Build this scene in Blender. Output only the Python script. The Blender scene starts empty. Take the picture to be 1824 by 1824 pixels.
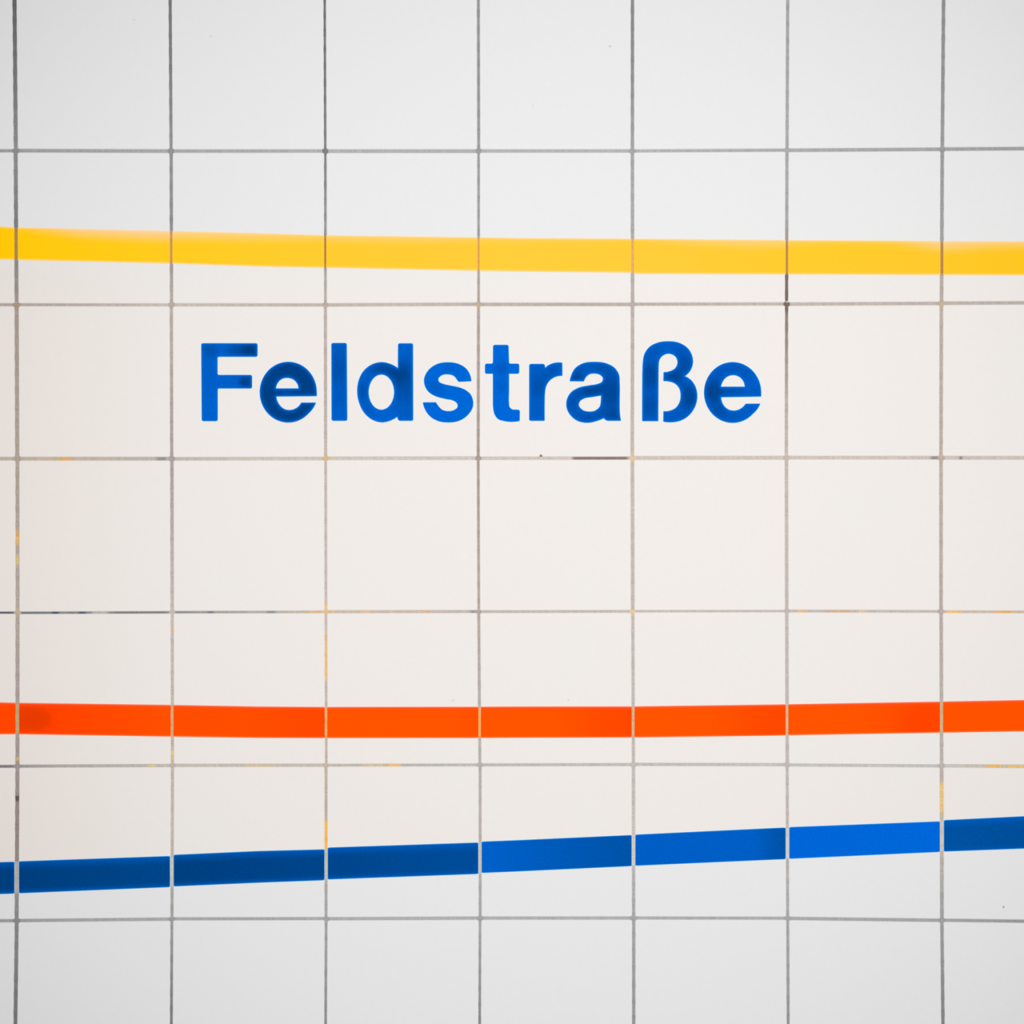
import bpy, bmesh, math, random
from mathutils import Vector, geometry

random.seed(7)
sc = bpy.context.scene

# ------------------------------------------------------------------ units
# The wall is measured in wall units: u to the right and v downwards, 0.5464 mm each, so that one tile pitch is 150 mm.
S = 0.15 / 274.5
CU, CV, EYE = 912.0, 912.0, 1.60


def W(u, v, out=0.0):
    """Point on the wall (u, v), 'out' metres in front of the tile faces (the wall faces -Y)."""
    return ((u - CU) * S, -out, EYE - (v - CV) * S)


# ------------------------------------------------------------------ camera
DIST = 2.2
cam_d = bpy.data.cameras.new('camera')
cam_d.sensor_width = 36.0
cam_d.lens = 36.0 * DIST / (1824 * S)
cam = bpy.data.objects.new('camera', cam_d)
sc.collection.objects.link(cam)
cam.location = (0, -DIST, EYE)
cam.rotation_euler = (math.pi / 2, 0, 0)
sc.camera = cam

# ------------------------------------------------------------------ world, lamp, exposure
world = bpy.data.worlds.new('station_hall_light')
sc.world = world
world.use_nodes = True
world.node_tree.nodes['Background'].inputs[0].default_value = (1.0, 1.0, 1.0, 1)
world.node_tree.nodes['Background'].inputs[1].default_value = 0.25

spot_d = bpy.data.lights.new('vignette_spot', 'SPOT')  # added frontal lamp; its soft cone darkens the corners like lens vignetting
spot_d.energy = 516
spot_d.color = (1.0, 1.0, 1.0)
spot_d.spot_size = math.radians(36.4)
spot_d.spot_blend = 1.0
spot_d.shadow_soft_size = 0.15
spot = bpy.data.objects.new('vignette_spot', spot_d)
sc.collection.objects.link(spot)
spot.location = (0.30, -4.0, EYE + 0.45)
aim = Vector((0.035, 0, EYE + 0.00)) - Vector(spot.location)
spot.rotation_euler = aim.to_track_quat('-Z', 'Y').to_euler()

vs = sc.view_settings
vs.view_transform = 'Standard'
vs.look = 'None'
vs.exposure = 0.2016
vs.gamma = 1.0
vs.use_curve_mapping = False


# ------------------------------------------------------------------ helpers
def lin(c):
    c /= 255.0
    return c / 12.92 if c <= 0.04045 else ((c + 0.055) / 1.055) ** 2.4


def col(rgb, k=1.0):
    return tuple(min(0.97, max(0.0, lin(x) * k)) for x in rgb) + (1.0,)


def mix(a, b, t):
    return tuple(x + (y - x) * t for x, y in zip(a, b))


def smooth(a, b, x):
    t = min(1.0, max(0.0, (x - a) / (b - a)))
    return t * t * (3 - 2 * t)


def interp(table, x):
    if x <= table[0][0]:
        t0, t1 = table[0], table[1]
    elif x >= table[-1][0]:
        t0, t1 = table[-2], table[-1]
    else:
        for t0, t1 in zip(table, table[1:]):
            if t0[0] <= x <= t1[0]:
                break
    k = (x - t0[0]) / (t1[0] - t0[0])
    a, b = t0[1], t1[1]
    if isinstance(a, tuple):
        k = min(1, max(0, k))
        return mix(a, b, k)
    return a + (b - a) * k


def link(name, verts, faces, material, parent=None, colors=None):
    me = bpy.data.meshes.new(name)
    me.from_pydata(verts, [], faces)
    me.materials.append(material)
    if colors:
        at = me.color_attributes.new('paint', 'FLOAT_COLOR', 'POINT')
        for i, c in enumerate(colors):
            at.data[i].color = c
    me.update()
    o = bpy.data.objects.new(name, me)
    sc.collection.objects.link(o)
    if parent:
        o.parent = parent
    return o


def thing(name, label, category):
    o = bpy.data.objects.new(name, None)
    sc.collection.objects.link(o)
    o.empty_display_size = 0.05
    o['label'] = label
    o['category'] = category
    return o


# ------------------------------------------------------------------ materials
def new_mat(name):
    m = bpy.data.materials.new(name)
    m.use_nodes = True
    nt = m.node_tree
    return m, nt, nt.nodes['Principled BSDF']


def math_node(nt, op, a, b=None, clamp=False):
    n = nt.nodes.new('ShaderNodeMath')
    n.operation = op
    n.use_clamp = clamp
    for i, v in enumerate((a, b)):
        if v is None:
            continue
        if isinstance(v, (int, float)):
            n.inputs[i].default_value = v
        else:
            nt.links.new(v, n.inputs[i])
    return n.outputs[0]


def paint_material(name, rough, spec, noise_scale, noise_amount, detail=2.0):
    """Colour from the mesh's 'paint' attribute, broken up by a little noise."""
    m, nt, b = new_mat(name)
    b.inputs['Roughness'].default_value = rough
    b.inputs['Specular IOR Level'].default_value = spec
    at = nt.nodes.new('ShaderNodeAttribute')
    at.attribute_name = 'paint'
    geo = nt.nodes.new('ShaderNodeNewGeometry')
    nz = nt.nodes.new('ShaderNodeTexNoise')
    nz.inputs['Scale'].default_value = noise_scale
    nz.inputs['Detail'].default_value = detail
    nt.links.new(geo.outputs['Position'], nz.inputs['Vector'])
    f = math_node(nt, 'MULTIPLY_ADD', nz.outputs['Fac'], noise_amount)
    f.node.inputs[2].default_value = 1.0 - noise_amount * 0.5
    mx = nt.nodes.new('ShaderNodeVectorMath')
    mx.operation = 'SCALE'
    nt.links.new(at.outputs['Color'], mx.inputs[0])
    nt.links.new(f, mx.inputs['Scale'])
    nt.links.new(mx.outputs[0], b.inputs['Base Color'])
    return m


def tile_material():
    """White glaze, a shade creamier on the band of wall between the yellow and the blue stripe."""
    m, nt, b = new_mat('white_glaze')
    b.inputs['Roughness'].default_value = 0.45
    b.inputs['Specular IOR Level'].default_value = 0.06
    geo = nt.nodes.new('ShaderNodeNewGeometry')
    sep = nt.nodes.new('ShaderNodeSeparateXYZ')
    nt.links.new(geo.outputs['Position'], sep.inputs[0])
    u = math_node(nt, 'MULTIPLY_ADD', sep.outputs['X'], 1 / S)
    u.node.inputs[2].default_value = CU
    v = math_node(nt, 'MULTIPLY_ADD', sep.outputs['Z'], -1 / S)
    v.node.inputs[2].default_value = CV + EYE / S

    def step(x, a, bb):
        n = nt.nodes.new('ShaderNodeMapRange')
        n.interpolation_type = 'SMOOTHSTEP'
        n.inputs['From Min'].default_value = a
        n.inputs['From Max'].default_value = bb
        nt.links.new(x, n.inputs['Value'])
        return n.outputs['Result']

    top = step(v, 395, 520)
    edge = math_node(nt, 'MULTIPLY_ADD', u, 0.0445)
    nt.links.new(v, edge.node.inputs[2])                     # v + 0.0445 u is constant along the blue stripe
    low = math_node(nt, 'SUBTRACT', 1.0, step(edge, 1545, 1605))
    warm = math_node(nt, 'MULTIPLY', top, low)
    big = nt.nodes.new('ShaderNodeTexNoise')
    big.inputs['Scale'].default_value = 9.0
    big.inputs['Detail'].default_value = 4.0
    nt.links.new(geo.outputs['Position'], big.inputs['Vector'])
    wv = math_node(nt, 'MULTIPLY_ADD', big.outputs['Fac'], 0.5)
    wv.node.inputs[2].default_value = 0.75
    warm = math_node(nt, 'MULTIPLY', warm, wv, True)
    mx = nt.nodes.new('ShaderNodeMix')
    mx.data_type = 'RGBA'
    nt.links.new(warm, mx.inputs['Factor'])
    mx.inputs['A'].default_value = (0.696, 0.696, 0.696, 1)
    side = nt.nodes.new('ShaderNodeMix')
    side.data_type = 'RGBA'
    nt.links.new(step(u, 330, 20), side.inputs['Factor'])
    side.inputs['A'].default_value = (0.729, 0.693, 0.666, 1)
    side.inputs['B'].default_value = (0.727, 0.675, 0.635, 1)
    nt.links.new(side.outputs['Result'], mx.inputs['B'])
    colour = mx.outputs['Result']
    fine = nt.nodes.new('ShaderNodeTexNoise')
    fine.inputs['Scale'].default_value = 160.0
    fine.inputs['Detail'].default_value = 3.0
    nt.links.new(geo.outputs['Position'], fine.inputs['Vector'])
    f = math_node(nt, 'MULTIPLY_ADD', fine.outputs['Fac'], 0.03)
    f.node.inputs[2].default_value = 0.985
    sc_ = nt.nodes.new('ShaderNodeVectorMath')
    sc_.operation = 'SCALE'
    nt.links.new(colour, sc_.inputs[0])
    nt.links.new(f, sc_.inputs['Scale'])
    colour = sc_.outputs[0]
    # small specks of dirt on the glaze
    for su, sv, r, rgb in ((1086.5, 82.5, 2.2, (205, 205, 205)), (1787.5, 1615.5, 2.0, (165, 165, 165)), (963.5, 812, 2.6, (120, 100, 85)),
                           (806.5, 1247.5, 1.7, (212, 207, 203)), (1012.5, 1246.5, 1.7, (215, 211, 207)), (948.5, 188, 1.5, (214, 214, 214)),
                           (375, 65, 1.8, (216, 216, 216)), (239, 35, 1.7, (214, 214, 214))):
        d = nt.nodes.new('ShaderNodeVectorMath')
        d.operation = 'DISTANCE'
        nt.links.new(geo.outputs['Position'], d.inputs[0])
        d.inputs[1].default_value = W(su, sv)
        k = math_node(nt, 'SUBTRACT', 1.0, step(d.outputs['Value'], r * 0.3 * S, r * 1.5 * S))
        mm = nt.nodes.new('ShaderNodeMix')
        mm.data_type = 'RGBA'
        nt.links.new(k, mm.inputs['Factor'])
        nt.links.new(colour, mm.inputs['A'])
        mm.inputs['B'].default_value = col(rgb, 0.85)
        colour = mm.outputs['Result']
    nt.links.new(colour, b.inputs['Base Color'])
    bump = nt.nodes.new('ShaderNodeBump')
    bump.inputs['Strength'].default_value = 0.05
    bump.inputs['Distance'].default_value = 0.001
    nt.links.new(big.outputs['Fac'], bump.inputs['Height'])
    nt.links.new(bump.outputs['Normal'], b.inputs['Normal'])
    return m


M_TILE = tile_material()
M_GROUT = paint_material('cement_grout', 0.95, 0.05, 1100.0, 0.55, 3.0)
M_YELLOW = paint_material('yellow_glaze', 0.5, 0.01, 420.0, 0.05)
M_RED = paint_material('orange_red_glaze', 0.5, 0.0, 420.0, 0.06)
M_BLUE = paint_material('blue_glaze', 0.5, 0.0, 500.0, 0.32)
M_BED, _nt, _b = new_mat('mortar_bed')
_b.inputs['Base Color'].default_value = (0.3, 0.29, 0.28, 1)
_b.inputs['Roughness'].default_value = 0.95

# ------------------------------------------------------------------ joint grid
# where the joints cross: rows are the heights v = 0, 269, 543, ... and columns the seven upright joints in view
ROWV = [0, 269, 543, 817, 1090, 1363, 1637, 1824]
VJ = [[25.5, 27.8, 29.5, 30.6, 31.0, 30.8, 29.4, 27.0],
      [303.0, 304.6, 305.2, 305.9, 306.4, 306.8, 305.9, 305.0],
      [578.3, 579.3, 579.4, 579.8, 580.3, 580.9, 580.9, 580.0],
      [851.8, 852.4, 852.4, 851.9, 852.9, 854.9, 855.0, 854.4],
      [1126.6, 1126.5, 1126.8, 1126.3, 1127.0, 1128.2, 1128.6, 1128.6],
      [1403.2, 1402.0, 1401.3, 1400.8, 1401.3, 1402.2, 1403.1, 1403.9],
      [1680.8, 1678.5, 1677.2, 1676.5, 1676.5, 1677.4, 1678.0, 1680.0]]
VW = [6.5, 4.8, 4.2, 4.3, 5.0, 4.8, 5.6]
HJ = [[268.4, 269.2, 269.0, 269.0, 268.9, 267.4, 265.6],
      [542.8, 543.2, 543.4, 542.1, 542.1, 541.6, 540.3],
      [817.2, 817.2, 816.7, 816.4, 816.0, 815.5, 815.7],
      [1091.4, 1090.5, 1090.0, 1089.5, 1089.0, 1088.7, 1089.5],
      [1365.1, 1363.9, 1363.4, 1362.8, 1362.2, 1362.7, 1364.4],
      [1640.0, 1637.4, 1636.9, 1635.7, 1635.6, 1636.1, 1639.5]]
HW = [5.6, 5.2, 5.4, 3.9, 4.8, 5.2]
PITCH = 274.6


def vline(i, v):
    """u of upright joint i (0..6 in view, -2..8 outside) at height v."""
    if i < 0:
        return vline(0, v) + i * PITCH
    if i > 6:
        return vline(6, v) + (i - 6) * PITCH
    return interp(list(zip(ROWV, VJ[i])), min(1950, max(-40, v)))


def hline(j, u):
    """v of level joint j (1..6 in view) at position u."""
    if j < 1:
        return hline(1, u) + (j - 1) * PITCH
    if j > 6:
        return hline(6, u) + (j - 6) * PITCH
    pts = [(vline(i, 900), HJ[j - 1][i]) for i in range(7)]
    return interp(pts, min(2000, max(-100, u)))


def vwidth(i):
    return VW[i] if 0 <= i <= 6 else 6.0


def hwidth(j):
    return HW[j - 1] if 1 <= j <= 6 else 6.0


I0, I1 = -2, 8          # upright joints built
J0, J1 = -1, 8          # level joints built

# ------------------------------------------------------------------ the wall
UL, UR = vline(I0, 900), vline(I1, 900)
VT, VB = hline(J0, 900), hline(J1, 900)
RECESS = 0.0007
THICK = 0.006
bv = []
for out in (-THICK, -0.12):
    for (u, v) in ((UL, VT), (UR, VT), (UR, VB), (UL, VB)):
        bv.append(W(u, v, out))
wall = link('wall_back', bv, [(0, 3, 2, 1), (4, 5, 6, 7), (0, 1, 5, 4), (1, 2, 6, 5), (2, 3, 7, 6), (3, 0, 4, 7)], M_BED)
wall['kind'] = 'structure'
wall['label'] = 'station wall of square white glazed tiles with thin grey grout joints'


# tiles, each its own piece
def tile_mesh(c, r=2.7, bevel=1.2):
    """c = corners (TL, TR, BR, BL) in wall units; returns verts, faces of a tile with rounded corners and a soft edge."""
    def loop(inset, rad):
        pts = []
        cc = [Vector(p) for p in c]
        ctr = sum(cc, Vector((0, 0))) / 4
        for k in range(4):
            p, a, b = cc[k], cc[k - 1], cc[(k + 1) % 4]
            da, db = (a - p).normalized(), (b - p).normalized()
            q = p + (da + db) * inset
            p0, p1 = q + da * rad, q + db * rad
            mid = q + (da + db) * rad * 0.29
            pts += [p0, mid, p1]
        return pts
    vv = []
    n = 12
    for pts, out in ((loop(bevel, r - 0.6), 0.0), (loop(0, r), -0.0006), (loop(0, r), -THICK)):
        vv += [W(p.x, p.y, out) for p in pts]
    ff = [tuple(range(n - 1, -1, -1))]
    for a in (0, n):
        for k in range(n):
            k2 = (k + 1) % n
            ff.append((a + k, a + k2, a + n + k2, a + n + k))
    return vv, ff


def jit():
    return random.uniform(-0.35, 0.35)


for j in range(J0, J1):
    for i in range(I0, I1):
        um = 0.5 * (vline(i, 900) + vline(i + 1, 900))
        cs = []
        dl, dr, dt, db = jit(), jit(), jit(), jit()
        for (ii, jj, su, sv) in ((i, j, 1, 1), (i + 1, j, -1, 1), (i + 1, j + 1, -1, -1), (i, j + 1, 1, -1)):
            u = vline(ii, hline(jj, um))
            v = hline(jj, u)
            u = vline(ii, v)
            cs.append((u + su * vwidth(ii) / 2 + (dl if su > 0 else dr), v + sv * hwidth(jj) / 2 + (dt if sv > 0 else db)))
        vv, ff = tile_mesh(cs)
        link('tile', vv, ff, M_TILE, wall)

# ------------------------------------------------------------------ stripes: edges in wall units (top, bottom)
Y_TOP = [(0, 404.0), (29, 406.0), (305, 412.3), (460, 416.2), (579, 419.8), (852, 423.6), (920, 424.8), (1127, 426.2), (1380, 428.2), (1402, 428.6), (1677, 430.2), (1824, 430.8)]
Y_BOT = [(0, 461.2), (29, 462.2), (305, 468.5), (460, 473.8), (579, 476.2), (852, 481.6), (920, 482.8), (1124, 485.0), (1130, 487.0), (1402, 487.9), (1677, 488.8), (1824, 489.4)]
R_TOP = [(0, 1251.4), (31, 1252.2), (307, 1256.0), (460, 1258.8), (581, 1259.6), (855, 1259.2), (920, 1258.8), (1128, 1258.6), (1380, 1255.2), (1402, 1254.8), (1677, 1250.0), (1824, 1247.2)]
R_BOT = [(0, 1307.6), (31, 1307.4), (307, 1311.8), (460, 1314.0), (581, 1314.3), (855, 1314.2), (920, 1313.8), (1128, 1313.3), (1380, 1310.0), (1402, 1309.4), (1677, 1304.7), (1824, 1302.4)]
B_TOP = [(0, 1536.0), (27, 1535.2), (34, 1534.5), (303, 1525.1), (310, 1522.9), (460, 1516.2), (577, 1513.2), (584, 1510.0), (852, 1501.0), (858, 1499.4), (920, 1497.0), (1125, 1487.7), (1131, 1487.0), (1380, 1475.2), (1400, 1474.4), (1406, 1473.6), (1675, 1463.3), (1681, 1461.2), (1824, 1454.2)]
B_BOT = [(0, 1592.2), (27, 1591.4), (34, 1590.8), (303, 1579.8), (310, 1578.6), (460, 1572.0), (577, 1567.6), (584, 1566.2), (852, 1556.4), (858, 1554.6), (920, 1552.0), (1125, 1542.4), (1131, 1541.8), (1380, 1530.8), (1400, 1530.0), (1406, 1529.4), (1675, 1517.1), (1681, 1516.5), (1824, 1511.2)]

PAINT_K = 0.84        # the lamps light a white tile to about 1.07


def stripe(root, top, bot, material, colour_at, rim, corner=1.2, skip=0.4, lift=0.00025, soft=2.2, spread=0.0):
    """One flat glazed bar per tile, with square ends that stop at the joints."""
    for i in range(I0, I1):
        v_mid = interp(top, min(1824, max(0, vline(i, 900))))
        u0 = vline(i, v_mid + 28) + vwidth(i) / 2 + skip
        u1 = vline(i + 1, v_mid + 28) - vwidth(i + 1) / 2 - skip
        n = 40
        ks = [0.0, 0.018, 0.04, 0.08, 0.16, 0.25, 0.34, 0.44, 0.56, 0.7, 0.84, 0.92, 0.96, 0.982, 1.0]
        us = [u0, u0 + 1.3, u0 + 3.5] + [u0 + (u1 - u0) * k / n for k in range(1, n)] + [u1 - 3.5, u1 - 1.3, u1]
        vv, ff, cc = [], [], []
        seg = i + 1                                            # 0 is the piece cut by the left border of the view
        for u in us:
            t, b = interp(top, u) - spread, interp(bot, u) + spread
            pinch = corner * (1 - smooth(0, 2.5, min(u - u0, u1 - u)))
            for k in ks:
                v = t + (b - t) * k
                d_end = min(u - u0, u1 - u)
                vv.append(W(u, v + pinch * (0.5 - k) * 1.2, lift))
                c = colour_at(seg, u, v, k, (u - u0) / (u1 - u0))
                d = min(v - t, b - v)
                d = min(d, d_end * 1.6) if rim[2] > 200 else d
                c = mix(rim, c, smooth(-0.6, soft, d)) if rim else c
                q = col(c, PAINT_K)
                cc.append((0.97,) + q[1:] if c[0] > 250 else q)
        m = len(ks)
        for a in range(len(us) - 1):
            for k in range(m - 1):
                ff.append((a * m + k, a * m + k + 1, (a + 1) * m + k + 1, (a + 1) * m + k))
        # the edge of the bar goes down into the glaze of the tile
        ring = [a * m for a in range(len(us))] + [(len(us) - 1) * m + k for k in range(1, m)] + [a * m + m - 1 for a in range(len(us) - 2, -1, -1)] + [k for k in range(m - 2, 0, -1)]
        base = len(vv)
        for q in ring:
            x, y, z = vv[q]
            vv.append((x, 0.0002, z))
            cc.append(cc[q])
        L = len(ring)
        for a in range(L):
            b2 = (a + 1) % L
            ff.append((ring[a], ring[b2], base + b2, base + a))
        link('stripe_segment', vv, ff, material, root, cc)


def yellow_at(seg, u, v, k, f):
    full = interp([(0, (255, 210, 4)), (60, (255, 210, 12)), (300, (255, 207, 30)), (600, (255, 205, 48)), (900, (255, 205, 58)), (1200, (255, 204, 55)), (1450, (255, 204, 42)), (1650, (255, 203, 42)), (1824, (255, 202, 32))], u)
    fade = (255, 213, 152)
    # the sprayed colour thins out towards the upper edge, more in some places than in others
    amt = interp([(-300, 0.15), (0, 0.12), (45, 0.3), (140, 0.85), (250, 1.0), (300, 1.0), (312, 0.85), (450, 0.7), (575, 0.45), (590, 0.55), (760, 0.5), (860, 0.28), (1000, 0.25), (1120, 0.12), (1135, 0.08), (1230, 0.45), (1340, 0.7), (1398, 0.6), (1406, 0.4), (1500, 0.22), (1590, 0.3), (1665, 0.85), (1682, 0.95), (1760, 0.7), (1824, 0.65), (2200, 0.5)], u)
    reach = 0.16 + 0.34 * amt
    return mix(full, fade, amt * (1 - smooth(0.02, reach, k)))


def red_at(seg, u, v, k, f):
    c = mix((255, 84, 0), (255, 73, 0), smooth(0.45, 0.95, f) if seg not in (3,) else smooth(0.8, 1.0, f) * 0.3)
    if seg in (0, 2):
        c = mix(c, (255, 74, 0), 0.5)
    if seg == 1:
        c = mix((255, 66, 0), (255, 82, 0), f)
        c = mix((244, 62, 0), c, smooth(8, 60, math.hypot(u - 58, (v - 1280) * 1.5)))
    if seg == 6:
        c = mix(c, (254, 69, 0), 1 - smooth(0, 55, math.hypot(u - 1640, v - 1290)))
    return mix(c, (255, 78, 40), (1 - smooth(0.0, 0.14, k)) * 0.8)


def blue_at(seg, u, v, k, f):
    base = {0: ((0, 69, 138), (0, 67, 134)), 1: ((0, 67, 134), (0, 73, 144)), 2: ((0, 66, 132), (0, 70, 142)), 3: ((0, 71, 144), (0, 77, 156)),
            4: ((0, 98, 205), (0, 84, 170)), 5: ((0, 95, 200), (0, 96, 200)), 6: ((0, 103, 218), (0, 106, 224)), 7: ((0, 84, 165), (0, 78, 155))}.get(seg, ((0, 84, 170), (0, 84, 170)))
    c = mix(base[0], base[1], f)
    if seg == 5:
        c = mix(c, (0, 84, 170), smooth(0.75, 1.0, f))
    if seg in (0, 1, 2, 3, 7):
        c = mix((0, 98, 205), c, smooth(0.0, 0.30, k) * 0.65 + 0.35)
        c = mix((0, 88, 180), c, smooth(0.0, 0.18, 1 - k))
    return c


yellow = thing('yellow_stripe', 'golden yellow stripe with a faded upper edge, above the lettering', 'stripe')
stripe(yellow, Y_TOP, Y_BOT, M_YELLOW, yellow_at, (248, 226, 185), 0.8, -0.3, soft=3.8, spread=1.2)
red = thing('red_stripe', 'orange-red stripe across the white tiles, between the lettering and the blue stripe', 'stripe')
stripe(red, R_TOP, R_BOT, M_RED, red_at, (255, 150, 120), 0.6, 0.1, soft=3.0, spread=0.5)
blue = thing('blue_stripe', 'slanting blue stripe rising to the right, lowest of the three stripes', 'stripe')
stripe(blue, B_TOP, B_BOT, M_BLUE, blue_at, (80, 185, 255), 1.6, 0.6, soft=1.8, spread=0.5)
for o in (yellow, red, blue):
    o['group'] = 'coloured stripes across the tiled wall'

# ------------------------------------------------------------------ grout
# cement colours along the joints, with the light's fall-off towards the borders painted in (sRGB): rows of upright joints at v = 0, 130, 269, 400, 543, 817, 1090, 1363, 1590, 1637, 1824
GV = [0, 130, 269, 400, 543, 700, 817, 1090, 1363, 1480, 1600, 1650, 1824]
W1, W2, W3 = (172, 160, 152), (190, 178, 170), (186, 172, 164)
VCOL = [
    [108, 122, 146, 128, (166, 154, 146), (172, 160, 150), (176, 165, 152), (182, 170, 162), (164, 154, 150), (150, 138, 132), (150, 148, 146), 140, 122],
    [122, 130, 150, 142, (184, 172, 164), (176, 164, 158), (170, 160, 158), (196, 184, 178), (192, 180, 170), (200, 185, 172), (172, 168, 165), 158, 126],
    [118, 120, 128, 148, (184, 172, 164), (186, 174, 166), (196, 182, 175), (196, 184, 178), (196, 180, 165), (188, 172, 162), 168, 164, 142],
    [152, 150, 156, 158, (178, 166, 158), (170, 156, 148), (168, 154, 145), (180, 168, 160), (184, 175, 172), (184, 174, 168), 170, 164, 138],
    [138, 142, 164, 168, (186, 174, 168), (190, 178, 170), (196, 184, 174), (194, 184, 178), (192, 184, 178), (200, 190, 184), 172, 166, 152],
    [164, 166, 170, 166, (140, 122, 114), (180, 168, 160), (196, 184, 176), (194, 184, 178), (190, 182, 178), (192, 182, 176), 172, 166, 150],
    [146, 150, 156, 158, (186, 174, 164), (186, 172, 162), (190, 176, 160), (182, 170, 164), (186, 178, 172), (200, 186, 168), 168, 160, 136]]
HCOL = [[160, 166, 170, 172, 178, 176, 178, 180, 172, 166, 160],
        [(178, 166, 158), (182, 170, 164), (200, 188, 180), (196, 184, 176), (190, 178, 170), (196, 184, 176), (188, 176, 168), (186, 174, 166), (192, 180, 172), (190, 178, 170), (186, 176, 168)],
        [(190, 176, 160), (196, 180, 160), (190, 178, 172), (206, 192, 180), (204, 192, 186), (206, 194, 186), (206, 194, 186), (206, 194, 184), (206, 194, 184), (202, 190, 184), (204, 192, 184)],
        [(110, 112, 118), (145, 145, 148), (150, 142, 140), (180, 170, 164), (204, 186, 166), (204, 186, 170), (192, 180, 174), (198, 184, 172), (196, 184, 178), (198, 184, 172), (206, 184, 156)],
        [(150, 146, 146), (172, 168, 165), (196, 188, 178), (196, 188, 180), (196, 186, 172), (184, 180, 178), (188, 184, 182), (192, 186, 182), (194, 190, 186), (196, 192, 190), (206, 190, 160)],
        [158, 168, 172, 170, 174, 176, 178, 176, 174, 166, 158]]
HU = [0, 90, 305, 440, 579, 716, 852, 1127, 1402, 1677, 1824]


def g3(c):
    return (c, c, c) if isinstance(c, (int, float)) else c


# stains: (upright or level, joint, from, to, colour)
STAINS = [
    ('v', 2, 1070, 1100, (236, 192, 122)), ('v', 2, 1118, 1150, (226, 184, 138)), ('v', 2, 1140, 1216, (240, 190, 112)), ('v', 2, 1458, 1517, (255, 184, 66)),
    ('v', 0, 940, 962, (222, 164, 110)), ('v', 0, 952, 975, (228, 184, 116)), ('v', 0, 984, 1010, (218, 194, 136)), ('v', 0, 1080, 1100, (196, 176, 146)),
    ('v', 0, 1415, 1430, (84, 78, 78)), ('v', 6, 1390, 1452, (238, 196, 124)), ('v', 5, 484, 560, (120, 102, 96)), ('v', 5, 405, 440, (172, 150, 134)),
    ('v', 1, 1112, 1130, (222, 184, 138)), ('v', 1, 1330, 1358, (222, 196, 140)), ('v', 0, 1345, 1358, (205, 178, 130)),
    ('v', 4, 806, 826, (230, 200, 156)), ('v', 4, 1082, 1098, (234, 200, 150)), ('v', 2, 808, 822, (220, 188, 140)), ('v', 6, 536, 548, (206, 180, 140)), ('v', 3, 538, 548, (205, 178, 132)),
    ('v', 0, 538, 550, (176, 150, 118)),
    ('h', 3, 100, 132, (226, 172, 104)), ('h', 3, 568, 596, (222, 190, 142)), ('h', 3, 1016, 1122, (128, 112, 104)), ('h', 3, 275, 300, (150, 146, 148)), ('h', 3, 1655, 1676, (150, 136, 134)), ('h', 3, 1708, 1716, (130, 118, 118)),
    ('h', 4, -40, 26, (92, 98, 108)), ('h', 4, 36, 92, (122, 126, 130)), ('h', 4, 88, 108, (66, 82, 108)), ('h', 4, 118, 134, (128, 130, 132)), ('h', 4, 136, 156, (78, 94, 120)), ('h', 4, 160, 196, (188, 184, 178)),
    ('h', 4, 200, 300, (134, 128, 128)), ('h', 4, 310, 345, (146, 146, 152)), ('h', 4, 366, 384, (120, 124, 134)), ('h', 4, 470, 495, (140, 144, 148)), ('h', 4, 548, 574, (230, 182, 128)), ('h', 4, 585, 602, (222, 184, 142)), ('h', 4, 640, 664, (228, 186, 150)), ('h', 4, 748, 768, (220, 180, 146)), ('h', 4, 836, 850, (150, 146, 152)),
    ('h', 4, 1416, 1440, (236, 186, 118)), ('h', 4, 1470, 1520, (212, 174, 140)), ('h', 4, 1528, 1544, (232, 196, 148)), ('h', 4, 1682, 1718, (246, 186, 102)), ('h', 4, 1770, 1808, (242, 174, 92)),
    ('h', 5, 262, 278, (226, 200, 132)), ('h', 5, 430, 492, (212, 192, 158)), ('h', 5, 686, 718, (242, 190, 112)), ('h', 5, 640, 690, (208, 190, 158)), ('h', 5, 1754, 1788, (242, 182, 92)), ('h', 5, 1792, 1860, (236, 190, 116)),
    ('h', 5, -40, 28, (126, 124, 130))]
YEL_J = [(176, 140, 92), (200, 152, 94), (176, 132, 76), (222, 162, 100), (228, 174, 112), (190, 140, 84), (184, 138, 88)]
RED_J = [(196, 168, 124), (212, 172, 120), (236, 176, 96), (240, 182, 104), (212, 178, 138), (214, 184, 142), (208, 180, 138)]
BLU_J = [(190, 178, 168), (205, 194, 182), (205, 188, 168), (206, 190, 178), (212, 200, 190), (214, 202, 192), (212, 196, 184)]

GROUT_K = 0.86


def grout_colour(kind, idx, u, v):
    if kind == 'v':
        i = min(6, max(0, idx))
        c = interp([(a, g3(b)) for a, b in zip(GV, VCOL[i])], v)
        for top, bot, tab, soft in ((Y_TOP, Y_BOT, YEL_J, 3), (R_TOP, R_BOT, RED_J, 3), (B_TOP, B_BOT, BLU_J, 2)):
            uu = min(1824, max(0, u))
            t, b = interp(top, uu), interp(bot, uu)
            c = mix(c, tab[i], smooth(t - soft, t + soft, v) * (1 - smooth(b - soft, b + soft, v)))
        q = v
        if idx < 0 or idx > 6:
            return c
    else:
        j = min(6, max(1, idx))
        c = interp([(a, g3(b)) for a, b in zip(HU, HCOL[j - 1])], u)
        q = u
        if idx < 1 or idx > 6:
            return c
    for kd, jn, a, b, sc_ in STAINS:
        if kd == kind and jn == idx:
            e = min(8.0, (b - a) * 0.35)
            c = mix(c, sc_, 0.86 * smooth(a, a + e, q) * (1 - smooth(b - e, b, q)))
    return c


gv, gf, gc = [], [], []


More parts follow.
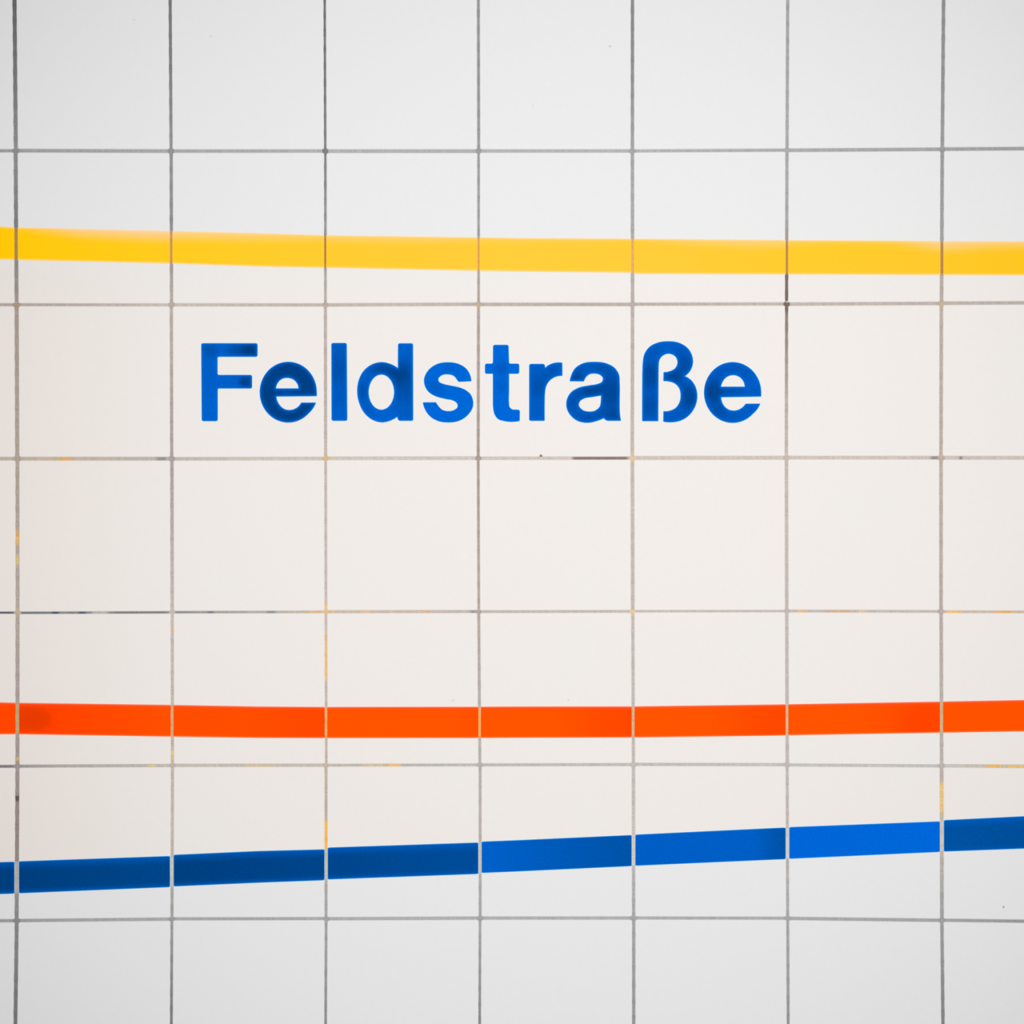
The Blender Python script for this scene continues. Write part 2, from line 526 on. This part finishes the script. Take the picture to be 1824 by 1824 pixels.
def grout_strip(kind, idx, a, b, step=3.0):
    n = int((b - a) / step)
    first = len(gv)
    wob = 0.0
    for k in range(n + 1):
        q = a + (b - a) * k / n
        if kind == 'v':
            u, v = vline(idx, q), q
            half = vwidth(idx) / 2 + 3.2
        else:
            u, v = q, hline(idx, q)
            half = hwidth(idx) / 2 + 3.2
        c = col(grout_colour(kind, idx, u, v), GROUT_K)
        d = 0.00012 * math.sin(q * 0.21 + idx) + random.uniform(-1, 1) * 0.00006
        out = -RECESS + d + (0.00022 if kind == 'v' else 0.0)
        wob = wob * 0.7 + random.uniform(-0.06, 0.06)
        for s_ in (-1, 0, 1):
            g = random.uniform(0.93, 1.07)
            dd = 0.0 if s_ else -0.0001
            gv.append(W(u + (s_ * half if kind == 'v' else 0), v + (0 if kind == 'v' else s_ * half), out + dd))
            gc.append(tuple(min(0.97, x * g) for x in c[:3]) + (1.0,))
    for k in range(n):
        for s_ in (0, 1):
            p = first + k * 3 + s_
            if kind == 'v':
                gf.append((p, p + 3, p + 4, p + 1))
            else:
                gf.append((p, p + 1, p + 4, p + 3))


for j in range(J0, J1 + 1):
    grout_strip('h', j, UL, UR)
for i in range(I0, I1 + 1):
    grout_strip('v', i, VT, VB)
grout = link('grout', gv, gf, M_GROUT, wall, gc)
grout['label'] = 'thin grey cement joints with orange and dark stains'

# ------------------------------------------------------------------ lettering
# each outline: list of ('k', x, y) corners and ('s', x, y) points of a smooth curve, in tracing units of its tile
def arc(cx, cy, rx, ry, a0, a1, n):
    return [('s', cx + rx * math.cos(a0 + (a1 - a0) * k / n), cy + ry * math.sin(a0 + (a1 - a0) * k / n)) for k in range(n + 1)]


def K(*p):
    return [('k', x, y) for x, y in p]


def Sm(*p):
    return [('s', x, y) for x, y in p]


def e_path(cx, cy, rx, ry, bar, term, inner, corner):
    return K(bar) + arc(cx, cy, rx, ry, -0.02, -(2 * math.pi - 0.80), 30) + Sm(term[2]) + K(term[0], term[1]) + Sm(*inner) + K(corner)


A = (340, 590, 260 / 1824)
B = (580, 590, 280 / 1824)
Cc = (850, 590, 280 / 1824)
D = (1110, 590, 280 / 1824)
BR, MD, DK = (0, 103, 216), (0, 86, 182), (0, 62, 130)

LETTERS = [
    ('capital letter F', A,
     [K((131, 152), (832, 152), (832, 318), (332, 318), (332, 548), (763, 548), (763, 714), (334, 714), (334, 1122), (138, 1122))],
     (0, 96, 202), [(740, 235, 210, 1.0, DK), (560, 235, 160, 0.45, DK), (690, 630, 150, 0.85, DK), (240, 230, 160, 0.35, DK), (240, 930, 260, 0.5, BR)]),
    ('letter e after the F', A,
     [e_path(1217, 762, 355, 378, (1572, 810), ((1562, 893), (1380, 893), (1518, 974)), [(1345, 940), (1292, 974), (1225, 986), (1162, 970), (1105, 918), (1076, 862)], (1067, 815)),
      K((1062, 716), (1346, 716)) + Sm((1330, 655), (1283, 604), (1205, 582), (1130, 600), (1080, 655))],
     (0, 66, 138), [(1230, 480, 200, 0.5, DK), (1460, 600, 160, 0.4, DK), (960, 780, 150, 0.5, DK), (1250, 1060, 200, 0.4, DK), (1200, 770, 130, 0.35, MD)]),
    ('letter l', B,
     [K((68, 138), (244, 138), (250, 1038), (71, 1038))],
     (0, 90, 190), [(150, 430, 260, 0.5, (0, 74, 158)), (150, 960, 160, 0.4, BR)]),
    ('letter d', B,
     [K((842, 142), (1013, 142), (1015, 1038), (846, 1038), (832, 992)) + Sm((750, 1036), (660, 1056), (545, 1027), (448, 944), (391, 832), (368, 702), (386, 568), (440, 464), (535, 388), (655, 360), (752, 381)) + K((840, 430)),
      arc(647, 707, 149, 205, 0, 2 * math.pi * 39 / 40, 39)],
     (0, 92, 194), [(860, 500, 230, 0.95, (0, 66, 140)), (660, 430, 190, 0.7, (0, 66, 142)), (930, 700, 200, 0.5, (0, 72, 150)), (430, 690, 130, 0.5, (0, 74, 156)), (680, 990, 220, 0.6, BR), (930, 180, 130, 0.4, BR)]),
    ('letter s', B,
     [K((1690, 579)) + Sm((1672, 500), (1628, 433), (1550, 384), (1420, 362), (1290, 384), (1192, 455), (1144, 560), (1160, 650), (1206, 712), (1280, 754), (1400, 786), (1482, 804), (1526, 836), (1532, 880), (1494, 914), (1420, 929), (1352, 912), (1310, 872))
      + K((1280, 826), (1130, 827)) + Sm((1152, 900), (1208, 982), (1292, 1035), (1420, 1057), (1555, 1035), (1655, 965), (1708, 870), (1708, 800), (1685, 740), (1636, 692), (1565, 658), (1450, 632), (1362, 611), (1314, 586), (1306, 558), (1332, 520), (1420, 499), (1488, 518), (1522, 556)) + K((1542, 586))],
     (0, 104, 218), [(1280, 660, 170, 0.5, (0, 88, 186)), (1440, 430, 150, 0.3, (0, 88, 186))]),
    ('letter t', Cc,
     [K((186, 160), (362, 160), (368, 378), (486, 378), (486, 492), (368, 492)) + Sm((368, 560), (368, 700), (367, 825), (376, 882), (404, 907)) + K((438, 911), (494, 914), (492, 1039)) + Sm((310, 1040), (244, 1018), (202, 960), (186, 880), (184, 800), (184, 660), (184, 560)) + K((184, 492), (92, 492), (92, 378), (184, 378))],
     (0, 104, 218), [(280, 430, 130, 0.6, (0, 84, 178)), (280, 640, 130, 0.45, (0, 88, 186))]),
    ('letter r', Cc,
     [K((605, 381), (781, 381), (788, 426)) + Sm((845, 386), (900, 368)) + K((986, 367), (987, 516)) + Sm((905, 530), (835, 578), (797, 645), (785, 720), (782, 800), (781, 900), (781, 980)) + K((781, 1038), (605, 1038))],
     (0, 92, 194), [(720, 640, 200, 0.6, (0, 76, 162)), (850, 470, 140, 0.5, (0, 78, 166))]),
    ('letter a', Cc,
     [K((1075, 579)) + Sm((1090, 518), (1135, 434), (1222, 376), (1360, 357), (1500, 375), (1595, 428), (1642, 500), (1652, 600), (1652, 800), (1653, 930), (1660, 1000)) + K((1667, 1038), (1500, 1038), (1468, 1008)) + Sm((1395, 1038), (1280, 1061), (1172, 1042), (1085, 976), (1040, 890), (1040, 800), (1088, 712), (1180, 656), (1300, 630), (1400, 612), (1450, 586), (1460, 545), (1432, 510), (1360, 490), (1292, 504), (1256, 540)) + K((1238, 581)),
      K((1438, 746)) + Sm((1436, 810), (1424, 872), (1378, 917), (1290, 933), (1212, 907), (1178, 858), (1192, 812), (1240, 780), (1330, 763))],
     (0, 82, 174), [(1330, 690, 180, 0.8, (0, 66, 140)), (1550, 700, 230, 0.7, (0, 68, 146)), (1590, 980, 150, 0.6, (0, 66, 142)), (1290, 430, 150, 0.3, BR), (1150, 540, 110, 0.6, (0, 68, 144)), (1120, 980, 160, 0.3, BR)]),
    ('letter eszett with an open stem', D,
     [K((222, 1042)) + Sm((222, 960), (222, 800), (223, 600), (225, 450), (229, 370), (247, 268), (304, 185), (398, 135), (520, 118), (648, 136), (748, 198), (800, 288), (808, 370), (785, 445)) + K((714, 522)) + Sm((785, 566), (836, 640), (859, 752), (836, 868), (778, 960), (690, 1026), (570, 1055)) + K((467, 1048), (468, 930)) + Sm((540, 924), (610, 890), (656, 820), (668, 740), (650, 660), (600, 606), (540, 584)) + K((468, 578), (470, 476)) + Sm((545, 464), (606, 428), (632, 360), (612, 300), (565, 267), (520, 260), (462, 281), (421, 330), (411, 390), (409, 460), (408, 600), (407, 800), (406, 960)) + K((406, 1042))],
     (0, 88, 188), [(320, 520, 230, 0.75, (0, 68, 146)), (310, 860, 200, 0.55, (0, 72, 154)), (680, 400, 200, 0.6, (0, 70, 150)), (590, 540, 140, 0.8, (0, 66, 140)), (770, 760, 200, 0.8, (0, 66, 142)), (520, 190, 150, 0.35, BR)]),
    ('last letter e', D,
     [e_path(1270, 711, 330, 351, (1600, 757), ((1588, 842), (1422, 842), (1549, 912)), [(1380, 888), (1332, 914), (1272, 922), (1208, 902), (1160, 852), (1142, 810)], (1135, 765)),
      K((1133, 645), (1412, 645)) + Sm((1396, 582), (1346, 528), (1275, 508), (1202, 530), (1152, 588))],
     (0, 88, 188), [(1050, 700, 200, 0.8, (0, 64, 136)), (1120, 900, 160, 0.5, (0, 72, 152)), (1280, 700, 150, 0.4, (0, 74, 158)), (1500, 620, 170, 0.35, BR), (1450, 940, 170, 0.3, BR)]),
]


def flatten(path, fr, fillet=3.4):
    """Closed outline -> dense list of points in wall units: smooth runs become curves, corners become small fillets."""
    ox, oy, s = fr
    P = [(k, Vector((ox + x * s, oy + y * s))) for k, x, y in path]
    n = len(P)
    out = []                                                   # (point, is_corner)
    for i in range(n):
        k1, p1 = P[i]
        k2, p2 = P[(i + 1) % n]
        out.append((p1, k1 == 'k'))
        if k1 == 'k' and k2 == 'k':
            continue
        # cubic Hermite with Catmull-Rom tangents; at a corner the tangent is one-sided
        L = (p2 - p1).length
        pm, pn = P[i - 1][1], P[(i + 2) % n][1]

        def tang(a, b, c):
            la, lb = (b - a).length, (c - b).length
            if la < 1e-6 or lb < 1e-6:
                return (c - a).normalized()
            return ((b - a) / la * lb + (c - b) / lb * la).normalized()
        if k1 == 's':
            t1 = tang(pm, p1, p2)
        else:
            t1 = None
        if k2 == 's':
            t2 = tang(p1, p2, pn)
        else:
            t2 = None
        ch = (p2 - p1).normalized()
        if t1 is None:
            t1 = (2 * ch.dot(t2) * ch - t2)
        if t2 is None:
            t2 = (2 * ch.dot(t1) * ch - t1)
        m = max(2, int(L / 2.2))
        for q in range(1, m):
            h = q / m
            h2, h3 = h * h, h * h * h
            out.append(((2 * h3 - 3 * h2 + 1) * p1 + (h3 - 2 * h2 + h) * L * t1 + (-2 * h3 + 3 * h2) * p2 + (h3 - h2) * L * t2, False))
    # fillets
    res = []
    n = len(out)
    for i in range(n):
        p, c = out[i]
        if not c:
            res.append(p)
            continue
        a, b = out[i - 1][0], out[(i + 1) % n][0]
        da, db = a - p, b - p
        r = min(fillet, da.length * 0.45, db.length * 0.45)
        pa, pb = p + da.normalized() * r, p + db.normalized() * r
        for q in range(5):
            h = q / 4
            res.append((1 - h) ** 2 * pa + 2 * h * (1 - h) * p + h * h * pb)
    # resample long straight runs
    dense = []
    n = len(res)
    for i in range(n):
        a, b = res[i], res[(i + 1) % n]
        L = (b - a).length
        if L < 0.05:
            continue
        m = max(1, int(L / 2.5))
        for q in range(m):
            dense.append(a + (b - a) * q / m)
    return dense


def inside(p, loops):
    c = False
    x, y = p
    for lp in loops:
        n = len(lp)
        for i in range(n):
            x1, y1 = lp[i]
            x2, y2 = lp[i - 1]
            if (y1 > y) != (y2 > y) and x < (x2 - x1) * (y - y1) / (y2 - y1) + x1:
                c = not c
    return c


def edge_dist(p, loops):
    best = 1e9
    px, py = p
    for lp in loops:
        n = len(lp)
        for i in range(n):
            ax, ay = lp[i - 1]
            bx, by = lp[i]
            if (ax - px) ** 2 + (ay - py) ** 2 > 2500:
                continue
            dx, dy = bx - ax, by - ay
            t = max(0, min(1, ((px - ax) * dx + (py - ay) * dy) / (dx * dx + dy * dy + 1e-12)))
            d = (ax + t * dx - px) ** 2 + (ay + t * dy - py) ** 2
            best = min(best, d)
    return math.sqrt(best)


def grow(loops, g):
    out = []
    for lp in loops:
        n = len(lp)
        new = []
        for i in range(n):
            a, b, c = lp[i - 1], lp[i], lp[(i + 1) % n]
            t = Vector((c[0] - a[0], c[1] - a[1])).normalized()
            q = (b[0] - t.y * 0.4, b[1] + t.x * 0.4)
            sg = -1 if inside(q, loops) else 1
            new.append((b[0] - t.y * g * sg, b[1] + t.x * g * sg))
        out.append(new)
    return out


def build_letter(label, fr, paths, base, blobs, parent):
    loops = [[(p.x, p.y) for p in flatten(pt, fr)] for pt in paths]
    loops = grow(loops, 0.5)
    xs = [p[0] for lp in loops for p in lp]
    ys = [p[1] for lp in loops for p in lp]
    pts, edges = [], []
    for lp in loops:
        s0 = len(pts)
        pts += [Vector(p) for p in lp]
        edges += [(s0 + i, s0 + (i + 1) % len(lp)) for i in range(len(lp))]
    nb = len(pts)
    # inner ring close to the rim, then a loose grid
    for lp in loops:
        n = len(lp)
        for i in range(n):
            a, b, c = lp[i - 1], lp[i], lp[(i + 1) % n]
            t = Vector((c[0] - a[0], c[1] - a[1]))
            if t.length < 1e-6:
                continue
            t.normalize()
            for sgn in (1, -1):
                for off in (1.4, 4.2):
                    q = (b[0] - t.y * off * sgn, b[1] + t.x * off * sgn)
                    if inside(q, loops) and edge_dist(q, loops) > off * 0.85:
                        pts.append(Vector(q))
    st = 3.6
    y = min(ys)
    while y < max(ys):
        x = min(xs)
        while x < max(xs):
            q = (x + random.uniform(-0.6, 0.6), y + random.uniform(-0.6, 0.6))
            if inside(q, loops) and edge_dist(q, loops) > 6.0:
                pts.append(Vector(q))
            x += st
        y += st
    v2, _e, f2, _a, _b, _c = geometry.delaunay_2d_cdt(pts, edges, [], 0, 1e-4)
    keep = [f for f in f2 if inside(tuple(sum((v2[i] for i in f), Vector((0, 0))) / len(f)), loops)]
    ox, oy, s = fr
    front = 0.00025
    vv, cc = [], []
    for p in v2:
        d = edge_dist((p.x, p.y), loops)
        c = base
        for bx, by, br, am, bc in blobs:
            r = math.hypot(p.x - (ox + bx * s), p.y - (oy + by * s)) / (br * s)
            c = mix(c, bc, am * (1 - smooth(0.15, 1.0, r)))
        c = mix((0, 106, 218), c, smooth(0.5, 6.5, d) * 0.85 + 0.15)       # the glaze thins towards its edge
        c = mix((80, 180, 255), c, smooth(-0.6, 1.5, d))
        vv.append(W(p.x, p.y, front))
        cc.append(col(c, PAINT_K * 0.97))
    ff = []
    cnt = {}
    for f in keep:
        a = (v2[f[1]] - v2[f[0]]).cross(v2[f[2]] - v2[f[0]])
        f = tuple(f) if a < 0 else tuple(reversed(f))
        ff.append(f)
        for i in range(len(f)):
            e = (f[i], f[(i + 1) % len(f)])
            cnt[e] = 1
    back = {}
    for (a, b) in list(cnt):
        if (b, a) not in cnt:
            for q in (a, b):
                if q not in back:
                    back[q] = len(vv)
                    x, _y, z = vv[q]
                    vv.append((x, 0.0002, z))
                    cc.append(cc[q])
            ff.append((b, a, back[a], back[b]))
    used = sorted({i for f in ff for i in f})
    remap = {o: i for i, o in enumerate(used)}
    o = link('letter', [vv[i] for i in used], [tuple(remap[i] for i in f) for f in ff], M_BLUE, parent, [cc[i] for i in used])
    o['label'] = label
    return o


name = thing('station_name', 'rounded bold blue lettering reading Feldstraße, between the yellow and orange-red stripes', 'lettering')
for (label, fr, paths, base, blobs) in LETTERS:
    build_letter(label, fr, paths, base, blobs, name)

# set every Empty on the wall, at its own stripe or word
bpy.context.view_layer.update()
for root, (u, v) in ((yellow, (912, 454)), (red, (912, 1286)), (blue, (912, 1524)), (name, (857, 750))):
    p = Vector(W(u, v))
    root.location = p
    for ch in root.children:
        ch.location = -p
